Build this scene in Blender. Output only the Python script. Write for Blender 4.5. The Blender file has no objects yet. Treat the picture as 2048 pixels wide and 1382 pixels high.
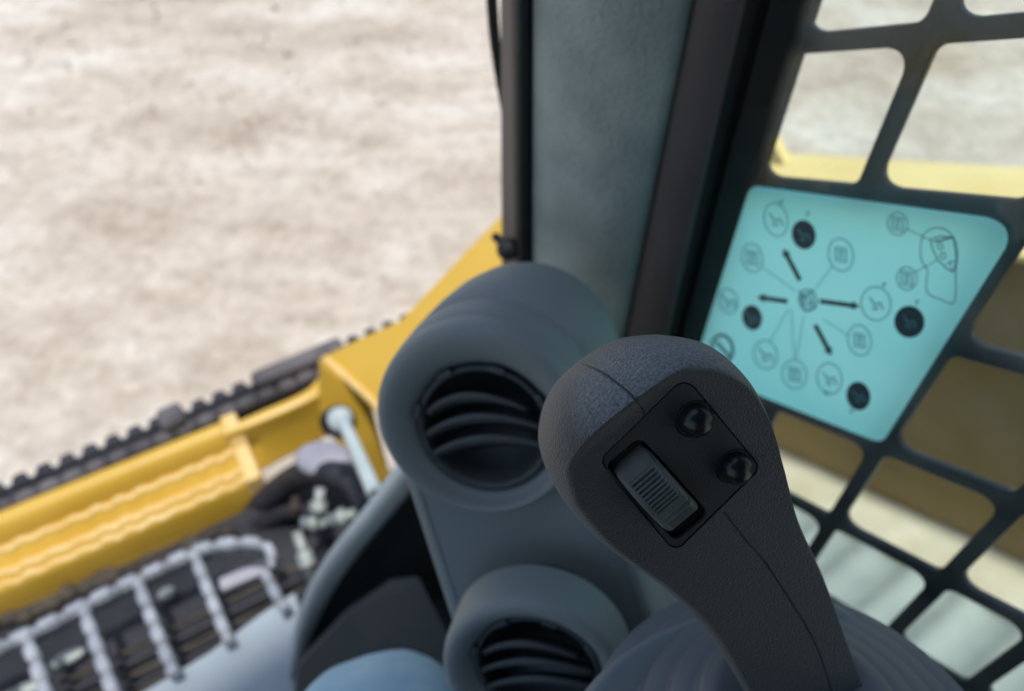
import bpy, math, random
import numpy as np
from mathutils import Vector, Matrix
random.seed(4); rng = np.random.default_rng(7)
sc = bpy.context.scene
col = sc.collection
A = np.array

# ------------------------------------------------------------------ camera
FPX = 1540.0
CAM = A([0., 0., 1.70])
pt = math.radians(49.0)
R_ = A([1., 0, 0]); F_ = A([0, math.cos(pt), -math.sin(pt)]); U_ = A([0, math.sin(pt), math.cos(pt)])
cd = bpy.data.cameras.new('camera'); cam = bpy.data.objects.new('camera', cd); col.objects.link(cam)
cam.matrix_world = Matrix(((R_[0], U_[0], -F_[0], CAM[0]), (R_[1], U_[1], -F_[1], CAM[1]), (R_[2], U_[2], -F_[2], CAM[2]), (0, 0, 0, 1)))
cd.sensor_width = 36; cd.lens = 36 * FPX / 2048; cd.clip_start = 0.01; cd.clip_end = 2000
cd.dof.use_dof = True; cd.dof.focus_distance = 0.257; cd.dof.aperture_fstop = 7.2
sc.camera = cam

def ray(px, py): return F_ + R_ * ((px - 1024) / FPX) - U_ * ((py - 691) / FPX)
def P(px, py, d): return CAM + ray(px, py) * d
def PP(px, py, p0, n):
    r = ray(px, py); return CAM + r * (np.dot(p0 - CAM, n) / np.dot(r, n))
def PZ(px, py, z): return PP(px, py, A([0, 0, z]), A([0, 0, 1.]))
def unit(v): v = A(v, float); return v / np.linalg.norm(v)

# machine axes: forward (the machine stands nose-down), right, up
HD = unit(ray(86, 216)); VZ = A([0, 0, 1.])
MR = unit(np.cross(HD, VZ)); MF = unit(np.cross(VZ, MR)); MU = unit(np.cross(MR, HD))
XW = 0.38                      # right window plane, metres right of the camera
YF = 0.434                     # front frame plane
W0 = CAM + MR * XW; F0 = CAM + MF * YF
def W(px, py, off=0.0): return PP(px, py, W0 + MR * off, MR)
def FR(px, py, off=0.0): return PP(px, py, F0 + MF * off, MF)

# ------------------------------------------------------------------ scene helpers
def tag(o, label=None, cat=None, group=None, kind=None):
    if label: o['label'] = label
    if cat: o['category'] = cat
    if group: o['group'] = group
    if kind: o['kind'] = kind
    return o
def thing(name, loc, label, cat, group=None, kind=None):
    o = bpy.data.objects.new(name, None); col.objects.link(o); o.location = Vector(loc); o.empty_display_size = .02
    return tag(o, label, cat, group, kind)
def rootloc(p):
    while p.parent: p = p.parent
    return A(p.location)
def obj(name, V, Fc, m, parent=None, smooth=True, loc=None):
    V = A(V, float)
    if parent is not None: base = rootloc(parent)
    else: base = A(loc, float) if loc is not None else V.mean(0)
    me = bpy.data.meshes.new(name)
    if isinstance(Fc, np.ndarray):
        nf, k = Fc.shape
        me.vertices.add(len(V)); me.vertices.foreach_set('co', (V - base).ravel())
        me.loops.add(nf * k); me.loops.foreach_set('vertex_index', Fc.ravel().astype(np.int32))
        me.polygons.add(nf); me.polygons.foreach_set('loop_start', np.arange(0, nf * k, k, dtype=np.int32))
        me.polygons.foreach_set('loop_total', np.full(nf, k, dtype=np.int32)); me.update(calc_edges=True)
    else:
        me.from_pydata([tuple(v) for v in (V - base)], [], [tuple(f) for f in Fc]); me.update()
    if smooth: me.polygons.foreach_set('use_smooth', [True] * len(me.polygons))
    me.materials.append(m)
    o = bpy.data.objects.new(name, me); col.objects.link(o)
    if parent is not None: o.parent = parent
    else: o.location = Vector(base)
    return o
def bevel(o, w, seg=3, angle=40):
    b = o.modifiers.new('bevel', 'BEVEL'); b.width = w; b.segments = seg; b.limit_method = 'ANGLE'; b.angle_limit = math.radians(angle)
    b.harden_normals = False
    for p in o.data.polygons: p.use_smooth = True
    w_ = o.modifiers.new('wn', 'WEIGHTED_NORMAL'); w_.keep_sharp = False
    return o
class MB:
    def __init__(s): s.V = []; s.F = []
    def add(s, V, Fc):
        n = len(s.V); s.V += [tuple(v) for v in V]; s.F += [tuple(int(i) + n for i in f) for f in Fc]; return s
    def grid(s, G, closeu=False, closev=False):
        G = A(G, float); a, b = G.shape[:2]; V = G.reshape(-1, 3); Fc = []
        for i in range(a if closeu else a - 1):
            for j in range(b if closev else b - 1):
                i2 = (i + 1) % a; j2 = (j + 1) % b
                Fc.append((i * b + j, i2 * b + j, i2 * b + j2, i * b + j2))
        return s.add(V, Fc)
    def prism(s, poly, ext):
        poly = A(poly, float); n = len(poly); ext = A(ext, float)
        V = list(poly) + list(poly + ext)
        Fc = [tuple(range(n))[::-1], tuple(range(n, 2 * n))] + [(i, (i + 1) % n, n + (i + 1) % n, n + i) for i in range(n)]
        return s.add(V, Fc)
    def box(s, c, ax, h):
        c = A(c, float); V = []
        for i in (-1, 1):
            for j in (-1, 1):
                for k in (-1, 1): V.append(c + A(ax[0]) * h[0] * i + A(ax[1]) * h[1] * j + A(ax[2]) * h[2] * k)
        return s.add(V, [(0, 1, 3, 2), (4, 6, 7, 5), (0, 4, 5, 1), (2, 3, 7, 6), (0, 2, 6, 4), (1, 5, 7, 3)])
    def tube(s, pts, r, n=14, cap=True):
        pts = A(pts, float); m = len(pts); r = np.broadcast_to(r, (m,))
        T = np.gradient(pts, axis=0); T /= np.linalg.norm(T, axis=1)[:, None] + 1e-12
        ref = A([0, 0, 1.]) if abs(T[0][2]) < .9 else A([1., 0, 0]); N = unit(np.cross(T[0], ref)); G = []
        for i in range(m):
            N = N - T[i] * np.dot(N, T[i]); N /= np.linalg.norm(N); B = np.cross(T[i], N)
            G.append([pts[i] + r[i] * (math.cos(a) * N + math.sin(a) * B) for a in np.linspace(0, 2 * math.pi, n, endpoint=False)])
        s.grid(G, closev=True)
        if cap: k = len(s.V) - m * n; s.F.append(tuple(k + j for j in range(n))[::-1]); s.F.append(tuple(k + (m - 1) * n + j for j in range(n)))
        return s
    def lathe(s, c, ax, prof, n=64, sx=1.0, sref=None):
        ax = unit(ax); ref = A(sref) if sref is not None else (A([0, 0, 1.]) if abs(ax[2]) < .9 else A([1., 0, 0]))
        N = unit(ref - ax * np.dot(ref, ax)); B = np.cross(ax, N)
        G = [[A(c) + ax * h + r * (math.cos(a) * N * sx + math.sin(a) * B) for a in np.linspace(0, 2 * math.pi, n, endpoint=False)] for (h, r) in prof]
        return s.grid(G, closev=True)
    def build(s, name, m, parent=None, smooth=True, loc=None): return obj(name, s.V, s.F, m, parent, smooth, loc)
def catmull(pts, n):
    pts = A(pts, float); k = len(pts); t = np.linspace(0, k - 1, n); out = []
    for x in t:
        i = min(int(x), k - 2); f = x - i
        p1, p2 = pts[i], pts[i + 1]
        p0 = pts[i - 1] if i > 0 else 2 * p1 - p2; p3 = pts[i + 2] if i + 2 < k else 2 * p2 - p1
        out.append(.5 * ((2 * p1) + (-p0 + p2) * f + (2 * p0 - 5 * p1 + 4 * p2 - p3) * f * f + (-p0 + 3 * p1 - 3 * p2 + p3) * f ** 3))
    return A(out)
def rounded(poly, r, n=6):
    poly = A(poly, float); out = []; k = len(poly)
    for i in range(k):
        p = poly[i]; a = poly[i - 1] - p; b = poly[(i + 1) % k] - p
        la, lb = np.linalg.norm(a), np.linalg.norm(b); ang = math.acos(np.clip(np.dot(a, b) / la / lb, -1, 1))
        rr = r[i] if hasattr(r, '__len__') else r
        d = min(rr / math.tan(ang / 2), la * .45, lb * .45)
        q0 = p + a / la * d; q1 = p + b / lb * d
        for t in np.linspace(0, 1, n):
            out.append((1 - t) ** 2 * q0 + 2 * t * (1 - t) * (p * .75 + (q0 + q1) * .125) + t * t * q1)
    return A(out)
def plate(name, o, ex, ey, outer, holes, thick, bev, m, parent, z0=0.0, seg=2):
    """flat sheet with holes: outer/holes are 2D in the frame (o, ex, ey); sheet spans z0..z0+thick along ex x ey"""
    cu = bpy.data.curves.new(name, 'CURVE'); cu.dimensions = '2D'; cu.fill_mode = 'BOTH'
    cu.extrude = max(thick / 2 - bev, 1e-5); cu.bevel_depth = bev; cu.bevel_resolution = seg; cu.offset = -bev
    for pl in [outer] + list(holes):
        sp = cu.splines.new('POLY'); sp.points.add(len(pl) - 1)
        for i, q in enumerate(pl): sp.points[i].co = (q[0], q[1], 0, 1)
        sp.use_cyclic_u = True
    t = bpy.data.objects.new(name + '_tmp', cu); col.objects.link(t)
    dg = bpy.context.evaluated_depsgraph_get(); me = t.evaluated_get(dg).to_mesh()
    n = len(me.vertices); v = np.empty(n * 3); me.vertices.foreach_get('co', v); v = v.reshape(-1, 3)
    Fc = [tuple(p.vertices) for p in me.polygons]
    t.evaluated_get(dg).to_mesh_clear(); bpy.data.objects.remove(t); bpy.data.curves.remove(cu)
    ez = np.cross(ex, ey)
    V = A(o) + v[:, :1] * ex + v[:, 1:2] * ey + (v[:, 2:3] + z0 + thick / 2) * ez
    ob = obj(name, V, Fc, m, parent, smooth=False)
    return ob
def to2(pts, o, ex, ey): return A([[np.dot(p - o, ex), np.dot(p - o, ey)] for p in pts])

# ------------------------------------------------------------------ materials
def rgb(h): 
    h = h.lstrip('#'); c = [int(h[i:i + 2], 16) / 255 for i in (0, 2, 4)]
    return [x / 12.92 if x < .04045 else ((x + .055) / 1.055) ** 2.4 for x in c]
def mat(name, c1, c2=None, scale=20, rough=.5, metal=0, bump=0, bscale=400, bdist=.001, detail=4, spec=.5, dust=0, coat=0, sheen=0, stretch=None, contrast=(.35, .65), rvar=.1):
    m = bpy.data.materials.new(name); m.use_nodes = True; nt = m.node_tree; N = nt.nodes; L = nt.links
    b = N['Principled BSDF']; tc = N.new('ShaderNodeTexCoord')
    b.inputs['Roughness'].default_value = rough; b.inputs['Metallic'].default_value = metal
    b.inputs['Specular IOR Level'].default_value = spec; b.inputs['Coat Weight'].default_value = coat; b.inputs['Sheen Weight'].default_value = sheen
    src = tc.outputs['Object']
    if stretch:
        mp = N.new('ShaderNodeMapping'); mp.inputs['Scale'].default_value = stretch; L.new(src, mp.inputs['Vector']); src = mp.outputs[0]
    n1 = N.new('ShaderNodeTexNoise'); n1.inputs['Scale'].default_value = scale; n1.inputs['Detail'].default_value = detail + 2; L.new(src, n1.inputs['Vector'])
    r = N.new('ShaderNodeValToRGB'); L.new(n1.outputs['Fac'], r.inputs['Fac'])
    r.color_ramp.elements[0].position = contrast[0]; r.color_ramp.elements[1].position = contrast[1]
    c2 = c2 or [x * 1.25 for x in c1]
    r.color_ramp.elements[0].color = (*c1, 1); r.color_ramp.elements[1].color = (*c2, 1)
    outc = r.outputs['Color']
    if dust:
        nd = N.new('ShaderNodeTexNoise'); nd.inputs['Scale'].default_value = 1400; nd.inputs['Detail'].default_value = 3; L.new(tc.outputs['Object'], nd.inputs['Vector'])
        rd = N.new('ShaderNodeValToRGB'); rd.color_ramp.elements[0].position = .69; rd.color_ramp.elements[1].position = .74
        L.new(nd.outputs['Fac'], rd.inputs['Fac'])
        mu = N.new('ShaderNodeMath'); mu.operation = 'MULTIPLY'; mu.inputs[1].default_value = dust; L.new(rd.outputs['Color'], mu.inputs[0])
        mx = N.new('ShaderNodeMixRGB'); L.new(mu.outputs[0], mx.inputs['Fac']); L.new(outc, mx.inputs['Color1']); mx.inputs['Color2'].default_value = (.45, .45, .42, 1); outc = mx.outputs[0]
    L.new(outc, b.inputs['Base Color'])
    mr = N.new('ShaderNodeMapRange'); L.new(n1.outputs['Fac'], mr.inputs['Value']); mr.inputs['To Min'].default_value = rough - rvar; mr.inputs['To Max'].default_value = min(1, rough + rvar); L.new(mr.outputs[0], b.inputs['Roughness'])
    if bump:
        n2 = N.new('ShaderNodeTexNoise'); n2.inputs['Scale'].default_value = bscale; n2.inputs['Detail'].default_value = 2; L.new(tc.outputs['Object'], n2.inputs['Vector'])
        bp = N.new('ShaderNodeBump'); bp.inputs['Strength'].default_value = bump; bp.inputs['Distance'].default_value = bdist
        L.new(n2.outputs['Fac'], bp.inputs['Height']); L.new(bp.outputs[0], b.inputs['Normal'])
    return m
M = {}
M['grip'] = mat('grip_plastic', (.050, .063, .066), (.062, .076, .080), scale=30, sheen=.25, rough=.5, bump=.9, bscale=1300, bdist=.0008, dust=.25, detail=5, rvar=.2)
m = M['grip']; nt = m.node_tree; N = nt.nodes; L = nt.links; bs = N['Principled BSDF']           # up-facing surfaces mottled paler: light from above put into the colour
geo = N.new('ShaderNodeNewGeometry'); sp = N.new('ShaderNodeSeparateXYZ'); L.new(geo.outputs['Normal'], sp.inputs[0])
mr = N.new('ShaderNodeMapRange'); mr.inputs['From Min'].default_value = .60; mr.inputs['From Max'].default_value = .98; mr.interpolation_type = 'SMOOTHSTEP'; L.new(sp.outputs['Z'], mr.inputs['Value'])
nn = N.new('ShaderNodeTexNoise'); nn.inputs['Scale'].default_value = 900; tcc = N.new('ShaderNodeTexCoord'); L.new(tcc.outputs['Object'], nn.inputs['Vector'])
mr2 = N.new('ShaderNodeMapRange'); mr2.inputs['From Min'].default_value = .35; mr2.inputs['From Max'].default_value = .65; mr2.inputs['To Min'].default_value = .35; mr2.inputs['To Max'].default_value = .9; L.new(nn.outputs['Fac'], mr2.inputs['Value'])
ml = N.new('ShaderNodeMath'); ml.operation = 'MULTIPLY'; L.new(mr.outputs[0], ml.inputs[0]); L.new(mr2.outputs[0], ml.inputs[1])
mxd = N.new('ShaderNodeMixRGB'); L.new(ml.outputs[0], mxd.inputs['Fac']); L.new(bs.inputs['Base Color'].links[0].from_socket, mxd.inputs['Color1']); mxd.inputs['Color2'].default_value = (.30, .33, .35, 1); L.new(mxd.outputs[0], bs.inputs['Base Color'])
M['panel'] = mat('panel_plastic', (.028, .036, .038), (.034, .043, .046), scale=40, rough=.55, bump=.5, bscale=1700, bdist=.0004, dust=.25)
M['gloss'] = mat('button_gloss', (.010, .016, .017), scale=60, rough=.27, spec=.5, coat=.0, rvar=.04)
M['roller'] = mat('roller_plastic', (.10, .12, .116), (.14, .165, .158), scale=120, rough=.42, bump=.2, bscale=900, bdist=.0003)
M['slot'] = mat('slot_dark', (.004, .005, .005), rough=.8)
M['tower'] = mat('console_plastic', (.225, .268, .272), (.25, .295, .30), scale=14, rough=.55, bump=.3, bscale=900, bdist=.0005)
M['vent'] = mat('vent_plastic', (.060, .072, .076), (.072, .086, .09), scale=30, rough=.45, bump=.2, bscale=900, bdist=.0004)
M['hollow'] = mat('duct_dark', (.006, .009, .011), rough=.8)
M['pillar'] = mat('pillar_trim', (.26, .33, .33), (.37, .45, .44), scale=22, rough=.85, bump=.8, bscale=260, bdist=.002, detail=6)
M['brown'] = mat('pillar_paint', (.085, .075, .08), (.10, .09, .096), scale=16, rough=.5, bump=.3, bscale=300, bdist=.001)
M['post'] = mat('post_paint', (.13, .115, .112), (.17, .15, .145), scale=20, rough=.45)
M['seal'] = mat('rubber_seal', (.006, .010, .012), (.009, .014, .016), scale=30, rough=.7)
M['guard'] = mat('guard_paint', (.008, .020, .028), (.03, .055, .068), scale=16, rough=.34, bump=.5, bscale=260, bdist=.0008, contrast=(.45, .75), detail=6, spec=.6, dust=.35)
M['yellow'] = mat('yellow_paint', (.53, .33, .035), (.62, .40, .06), scale=7, rough=.42, bump=.15, bscale=60, bdist=.002, contrast=(.3, .7))
M['yellow2'] = mat('yellow_paint_pale', (.66, .43, .12), (.74, .55, .24), scale=18, rough=.5, bump=.3, bscale=80, bdist=.002)
M['ochre'] = mat('arm_shaded_yellow', (.21, .135, .028), (.34, .225, .06), scale=5, rough=.7, bump=.3, bscale=60, bdist=.002, detail=6, contrast=(.3, .75), stretch=(1, 1, 1))  # inner side of the boom: its shade is put into a darker yellow
M['armtop'] = mat('arm_lit_yellow', (.80, .62, .24), (.86, .72, .34), scale=4, rough=.5)  # top of the same boom: sunlight put into a paler yellow
M['ledge'] = mat('ledge_dusty', (.62, .56, .40), (.80, .75, .60), scale=11, rough=.8, detail=6, bump=.3, bscale=50, bdist=.003)
M['cover'] = mat('cover_grey', (.30, .36, .36), (.42, .49, .48), scale=8, rough=.6, detail=6, bump=.2, bscale=50, bdist=.002)
M['black'] = mat('black_steel', (.010, .012, .018), (.022, .024, .032), scale=14, rough=.6, bump=.4, bscale=90, bdist=.003)
M['lump'] = mat('dusty_rubber', (.06, .057, .066), (.14, .13, .14), scale=16, rough=.8)
M['galv'] = mat('step_steel', (.30, .33, .38), (.44, .47, .52), scale=24, rough=.45, metal=.15, bump=.4, bscale=120, bdist=.002)
M['sill'] = mat('sill_blue_grey', (.30, .37, .43), (.36, .43, .49), scale=6, rough=.6)
M['frame'] = mat('frame_grey', (.36, .43, .45), (.46, .54, .56), scale=12, rough=.5, bump=.3, bscale=120, bdist=.001)
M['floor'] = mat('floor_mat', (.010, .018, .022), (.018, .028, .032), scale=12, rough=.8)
M['fit'] = mat('fitting_zinc', (.26, .30, .29), (.40, .44, .42), scale=40, rough=.5, metal=.2)
M['hose'] = mat('hose_rubber', (.016, .017, .024), (.03, .03, .04), scale=30, rough=.6)
M['strut'] = mat('strut_paint', (.36, .44, .46), (.46, .54, .55), scale=20, rough=.5)
M['lav'] = mat('cap_lavender', (.34, .34, .40), (.42, .42, .48), scale=10, rough=.5)
M['mud'] = mat('dusty_frame', (.03, .025, .02), (.085, .07, .055), scale=22, rough=.85, detail=6)
M['pod'] = mat('pod_plastic', (.22, .245, .25), (.25, .28, .285), scale=12, rough=.5, bump=.3, bscale=800, bdist=.0005)
M['boot'] = mat('boot_rubber', (.17, .172, .19), (.21, .212, .23), scale=14, rough=.5)
M['shell'] = mat('cab_lining', (.035, .04, .043), scale=6, rough=.8)
M['ink'] = mat('decal_ink', (.05, .10, .115), rough=.6)
M['ink2'] = mat('decal_ink_grey', (.14, .42, .46), rough=.6)
# denim
m = mat('denim', (.42, .68, .84), (.56, .80, .92), scale=38, rough=.9, bump=.5, bscale=900, bdist=.0006, detail=6, contrast=(.3, .7)); M['denim'] = m
nt = m.node_tree; N = nt.nodes; L = nt.links; tc = N.new('ShaderNodeTexCoord'); wv = N.new('ShaderNodeTexWave'); wv.inputs['Scale'].default_value = 420; wv.inputs['Distortion'].default_value = 3
L.new(tc.outputs['Object'], wv.inputs['Vector']); mx = N.new('ShaderNodeMixRGB'); mx.blend_type = 'MULTIPLY'; mx.inputs['Fac'].default_value = .3
bs = N['Principled BSDF']; ln = bs.inputs['Base Color'].links[0].from_socket; L.new(ln, mx.inputs['Color1']); L.new(wv.outputs['Color'], mx.inputs['Color2']); L.new(mx.outputs[0], bs.inputs['Base Color'])
# gravel
m = bpy.data.materials.new('gravel'); m.use_nodes = True; M['gravel'] = m; nt = m.node_tree; N = nt.nodes; L = nt.links; bs = N['Principled BSDF']; bs.inputs['Roughness'].default_value = .95
tc = N.new('ShaderNodeTexCoord')
def noise(scale, det=6, rough=.6, vec=None):
    n = N.new('ShaderNodeTexNoise'); n.inputs['Scale'].default_value = scale; n.inputs['Detail'].default_value = det; n.inputs['Roughness'].default_value = rough; L.new(vec or tc.outputs['Object'], n.inputs['Vector']); return n
def ramp(src, stops):
    r = N.new('ShaderNodeValToRGB'); e = r.color_ramp.elements
    while len(e) < len(stops): e.new(.5)
    for q, (p, c) in zip(e, stops): q.position = p; q.color = (*c, 1)
    L.new(src, r.inputs['Fac']); return r
mpg = N.new('ShaderNodeMapping'); mpg.inputs['Rotation'].default_value = (0, 0, .35); mpg.inputs['Scale'].default_value = (1, 1.7, 1); L.new(tc.outputs['Object'], mpg.inputs['Vector'])
g1 = noise(1.5, 7, .62, mpg.outputs[0]); g2 = noise(7, 8, .7, mpg.outputs[0]); vo = N.new('ShaderNodeTexVoronoi'); vo.inputs['Scale'].default_value = 34; L.new(tc.outputs['Object'], vo.inputs['Vector'])
vo2 = N.new('ShaderNodeTexVoronoi'); vo2.inputs['Scale'].default_value = 80; L.new(tc.outputs['Object'], vo2.inputs['Vector'])
r1 = ramp(g1.outputs['Fac'], [(.34, (.38, .325, .265)), (.5, (.50, .445, .38)), (.64, (.59, .56, .51))])
r2 = ramp(g2.outputs['Fac'], [(.3, (.80, .77, .74)), (.5, (1, .99, .97)), (.72, (1.12, 1.12, 1.11))])
bw = N.new('ShaderNodeRGBToBW'); L.new(vo.outputs['Color'], bw.inputs[0])
r3 = ramp(bw.outputs[0], [(.15, (.62, .58, .54)), (.5, (1, 1, .98)), (.85, (1.3, 1.28, 1.26))])
mA = N.new('ShaderNodeMixRGB'); mA.blend_type = 'MULTIPLY'; mA.inputs['Fac'].default_value = 1; L.new(r1.outputs[0], mA.inputs['Color1']); L.new(r2.outputs[0], mA.inputs['Color2'])
mB = N.new('ShaderNodeMixRGB'); mB.blend_type = 'MULTIPLY'; mB.inputs['Fac'].default_value = .3; L.new(mA.outputs[0], mB.inputs['Color1']); L.new(r3.outputs[0], mB.inputs['Color2']); L.new(mB.outputs[0], bs.inputs['Base Color'])
ad = N.new('ShaderNodeMath'); ad.operation = 'ADD'; L.new(vo.outputs['Distance'], ad.inputs[0]); L.new(vo2.outputs['Distance'], ad.inputs[1])
bp = N.new('ShaderNodeBump'); bp.inputs['Strength'].default_value = .5; bp.inputs['Distance'].default_value = .012; L.new(ad.outputs[0], bp.inputs['Height']); L.new(bp.outputs[0], bs.inputs['Normal'])
# glass with a thin dusty film
m = bpy.data.materials.new('side_glass'); m.use_nodes = True; M['glass'] = m; nt = m.node_tree; N = nt.nodes; L = nt.links; N.remove(N['Principled BSDF']); out = N['Material Output']
tc = N.new('ShaderNodeTexCoord'); tr = N.new('ShaderNodeBsdfTransparent'); tr.inputs[0].default_value = (.86, .95, .91, 1)
gl = N.new('ShaderNodeBsdfGlossy'); gl.inputs['Roughness'].default_value = .03; df = N.new('ShaderNodeBsdfTranslucent'); df.inputs[0].default_value = (.75, .85, .82, 1)
m1 = N.new('ShaderNodeMixShader'); m1.inputs[0].default_value = .03; L.new(tr.outputs[0], m1.inputs[1]); L.new(gl.outputs[0], m1.inputs[2])
na = noise(9, 6, .65); ra = ramp(na.outputs['Fac'], [(.35, (.015, .015, .015)), (.75, (.14, .14, .14))])
nb = noise(420, 2, .5); rb = ramp(nb.outputs['Fac'], [(.70, (0, 0, 0)), (.76, (.35, .35, .35))])
mm = N.new('ShaderNodeMixRGB'); mm.blend_type = 'ADD'; mm.inputs['Fac'].default_value = .5; L.new(ra.outputs[0], mm.inputs['Color1']); L.new(rb.outputs[0], mm.inputs['Color2'])
m2 = N.new('ShaderNodeMixShader'); L.new(mm.outputs[0], m2.inputs[0]); L.new(m1.outputs[0], m2.inputs[1]); L.new(df.outputs[0], m2.inputs[2]); L.new(m2.outputs[0], out.inputs[0])
# translucent decal film, with an added glow in place of backlight
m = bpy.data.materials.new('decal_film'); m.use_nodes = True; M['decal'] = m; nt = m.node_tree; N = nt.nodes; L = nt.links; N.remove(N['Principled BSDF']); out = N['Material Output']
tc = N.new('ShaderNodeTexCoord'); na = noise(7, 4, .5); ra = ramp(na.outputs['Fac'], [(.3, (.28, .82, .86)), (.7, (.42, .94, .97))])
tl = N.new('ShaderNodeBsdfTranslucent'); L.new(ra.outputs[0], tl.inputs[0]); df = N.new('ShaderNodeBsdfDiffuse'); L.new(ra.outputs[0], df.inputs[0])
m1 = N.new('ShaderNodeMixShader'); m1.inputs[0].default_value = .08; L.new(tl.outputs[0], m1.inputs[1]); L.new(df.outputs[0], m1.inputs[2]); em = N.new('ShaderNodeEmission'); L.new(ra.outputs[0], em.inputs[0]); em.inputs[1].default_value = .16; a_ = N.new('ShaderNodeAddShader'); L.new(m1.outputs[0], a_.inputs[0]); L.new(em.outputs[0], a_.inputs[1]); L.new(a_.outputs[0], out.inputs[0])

# ------------------------------------------------------------------ ground
gp = 60
g = MB(); n = 40
xs = np.sign(np.linspace(-1, 1, n)) * np.abs(np.linspace(-1, 1, n)) ** 2.5 * 400
g.grid([[(x, y, .02 * math.sin(x * 1.3) * math.cos(y * .9) if abs(x) < 20 and abs(y) < 20 else 0) for y in xs] for x in xs])
tag(g.build('ground', M['gravel'], loc=(0, 0, 0)), 'pale beige gravel yard around the machine', None, None, 'structure')

ico = A([(0, 0, 1), (.89, 0, .45), (.28, .85, .45), (-.72, .53, .45), (-.72, -.53, .45), (.28, -.85, .45), (.72, .53, -.45), (-.28, .85, -.45), (-.89, 0, -.45), (-.28, -.85, -.45), (.72, -.53, -.45), (0, 0, -1)])
icf = A([(0, 1, 2), (0, 2, 3), (0, 3, 4), (0, 4, 5), (0, 5, 1), (1, 6, 2), (2, 7, 3), (3, 8, 4), (4, 9, 5), (5, 10, 1), (6, 7, 2), (7, 8, 3), (8, 9, 4), (9, 10, 5), (10, 6, 1), (6, 11, 7), (7, 11, 8), (8, 11, 9), (9, 11, 10), (10, 11, 6)])
ns = 9000; SV = []; SF = []
for i in range(ns):
    r = .004 + .008 * rng.random() ** 4 * (1 + rng.random())
    c = A([rng.uniform(-4.5, 4.5), rng.uniform(.3, 7.5), 0]); c[2] = .02 * math.sin(c[0] * 1.3) * math.cos(c[1] * .9) - r * .12
    q = ico * (1 + rng.uniform(-.25, .25, (12, 1))) * A([1, rng.uniform(.6, 1), rng.uniform(.4, .75)]) * r; a_ = rng.uniform(0, 6.28)
    q = q @ A([[math.cos(a_), math.sin(a_), 0], [-math.sin(a_), math.cos(a_), 0], [0, 0, 1]]); SV.append(q + c); SF.append(icf + 12 * i)
tag(obj('loose_stones', np.vstack(SV), np.vstack(SF), M['gravel'], None, smooth=False, loc=(0, 0, 0)), 'loose pale stones scattered over the gravel yard', 'stones', None, 'stuff')

# ------------------------------------------------------------------ right window: guard, glass, decal
VP = A([1030., 2030.]); HP = A([86., 216.])
def isect(p, d, q, e):
    t = np.linalg.solve(A([d, -A(e)]).T, A(q, float) - p); return A(p) + t[0] * A(d)
vb = [A([1628., -60]), A([1892., 0]), A([2040., 462]), A([2048., 998]), A([2048., 1300]), A([2048, 1520])]
hb = [A([1613., -150]), A([1613., 87]), A([1800., 395]), A([1980., 712]), A([1750., 886]), A([1657., 1037]), A([1795., 1287])]
def node(i, j): 
    p = isect(VP, vb[i] - VP, HP, hb[j] - HP); return W(*p, off=GOFF)
O2 = W(1700, 600); EX = MF.copy(); EY = VZ.copy()           # frame of the window plane: EX x EY points inward (-MR)
EZ = np.cross(EX, EY)
sgn = np.sign(np.dot(EZ, -MR)); 
# extend lattice by in-plane vectors
nodes = {}; GOFF = .012
for i in range(6):
    for j in range(7): nodes[i, j] = to2([node(i, j)], O2, EX, EY)[0]
def quad(i0, i1, j0, j1, ins=.0057):
    q = A([nodes[i0, j0], nodes[i1, j0], nodes[i1, j1], nodes[i0, j1]]); out = []
    area = sum(q[k][0] * q[(k + 1) % 4][1] - q[(k + 1) % 4][0] * q[k][1] for k in range(4))
    s = 1 if area > 0 else -1
    lines = []
    for k in range(4):
        a, b = q[k], q[(k + 1) % 4]; d = (b - a) / np.linalg.norm(b - a); nrm = A([-d[1], d[0]]) * s; lines.append((a + nrm * ins, d))
    for k in range(4):
        p, d = lines[k - 1]; p2, d2 = lines[k]; t = np.linalg.solve(A([d, -d2]).T, p2 - p); out.append(p + t[0] * d)
    return rounded(out, .0095, 7)
holes = []
for i in range(5):
    for j in range(6):
        if (i, j) in ((0, 2), (1, 2), (0, 3), (1, 3)): continue
        holes.append(quad(i, i + 1, j, j + 1))
holes.append(quad(0, 2, 2, 4)); gnodes = dict(nodes); GOFF = 0
for i in range(6):
    for j in range(7): nodes[i, j] = to2([node(i, j)], O2, EX, EY)[0]
dec = rounded(to2([W(x, y) for x, y in [(1506, 368), (2050, 440), (1768, 884), (1390, 736)]], O2, EX, EY), .011, 7); nodes = gnodes
oc = [nodes[0, 0], nodes[5, 0], nodes[5, 6], nodes[0, 6]]
cen = np.mean(oc, 0); outer = A([c + (c - cen) / np.linalg.norm(c - cen) * .014 for c in oc])
wg = thing('window_guard', W(1700, 1300), 'black steel grid guard with rounded openings over the right side window', 'window guard')
plate('grid_plate', O2 + MR * .010, EX, EY, outer, holes, .005, .0011, M['guard'], wg, z0=-.005 if sgn > 0 else 0)
sw = thing('side_window', W(1700, 1310), 'dusty greenish side window pane carrying a cyan control diagram sticker', 'window')
pq = A([cen + (c - cen) * 1.08 for c in outer])
obj('pane', [O2 + EX * q[0] + EY * q[1] for q in pq], [(0, 1, 2, 3)], M['glass'], sw, smooth=False)
ddec = A([dec.mean(0) + (q - dec.mean(0)) * 1.0 for q in dec])
IN = -MR
dc_ = obj('control_decal', [O2 + EX * q[0] + EY * q[1] + IN * .0024 for q in ddec], [tuple(range(len(ddec)))], M['decal'], sw, smooth=False)
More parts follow.
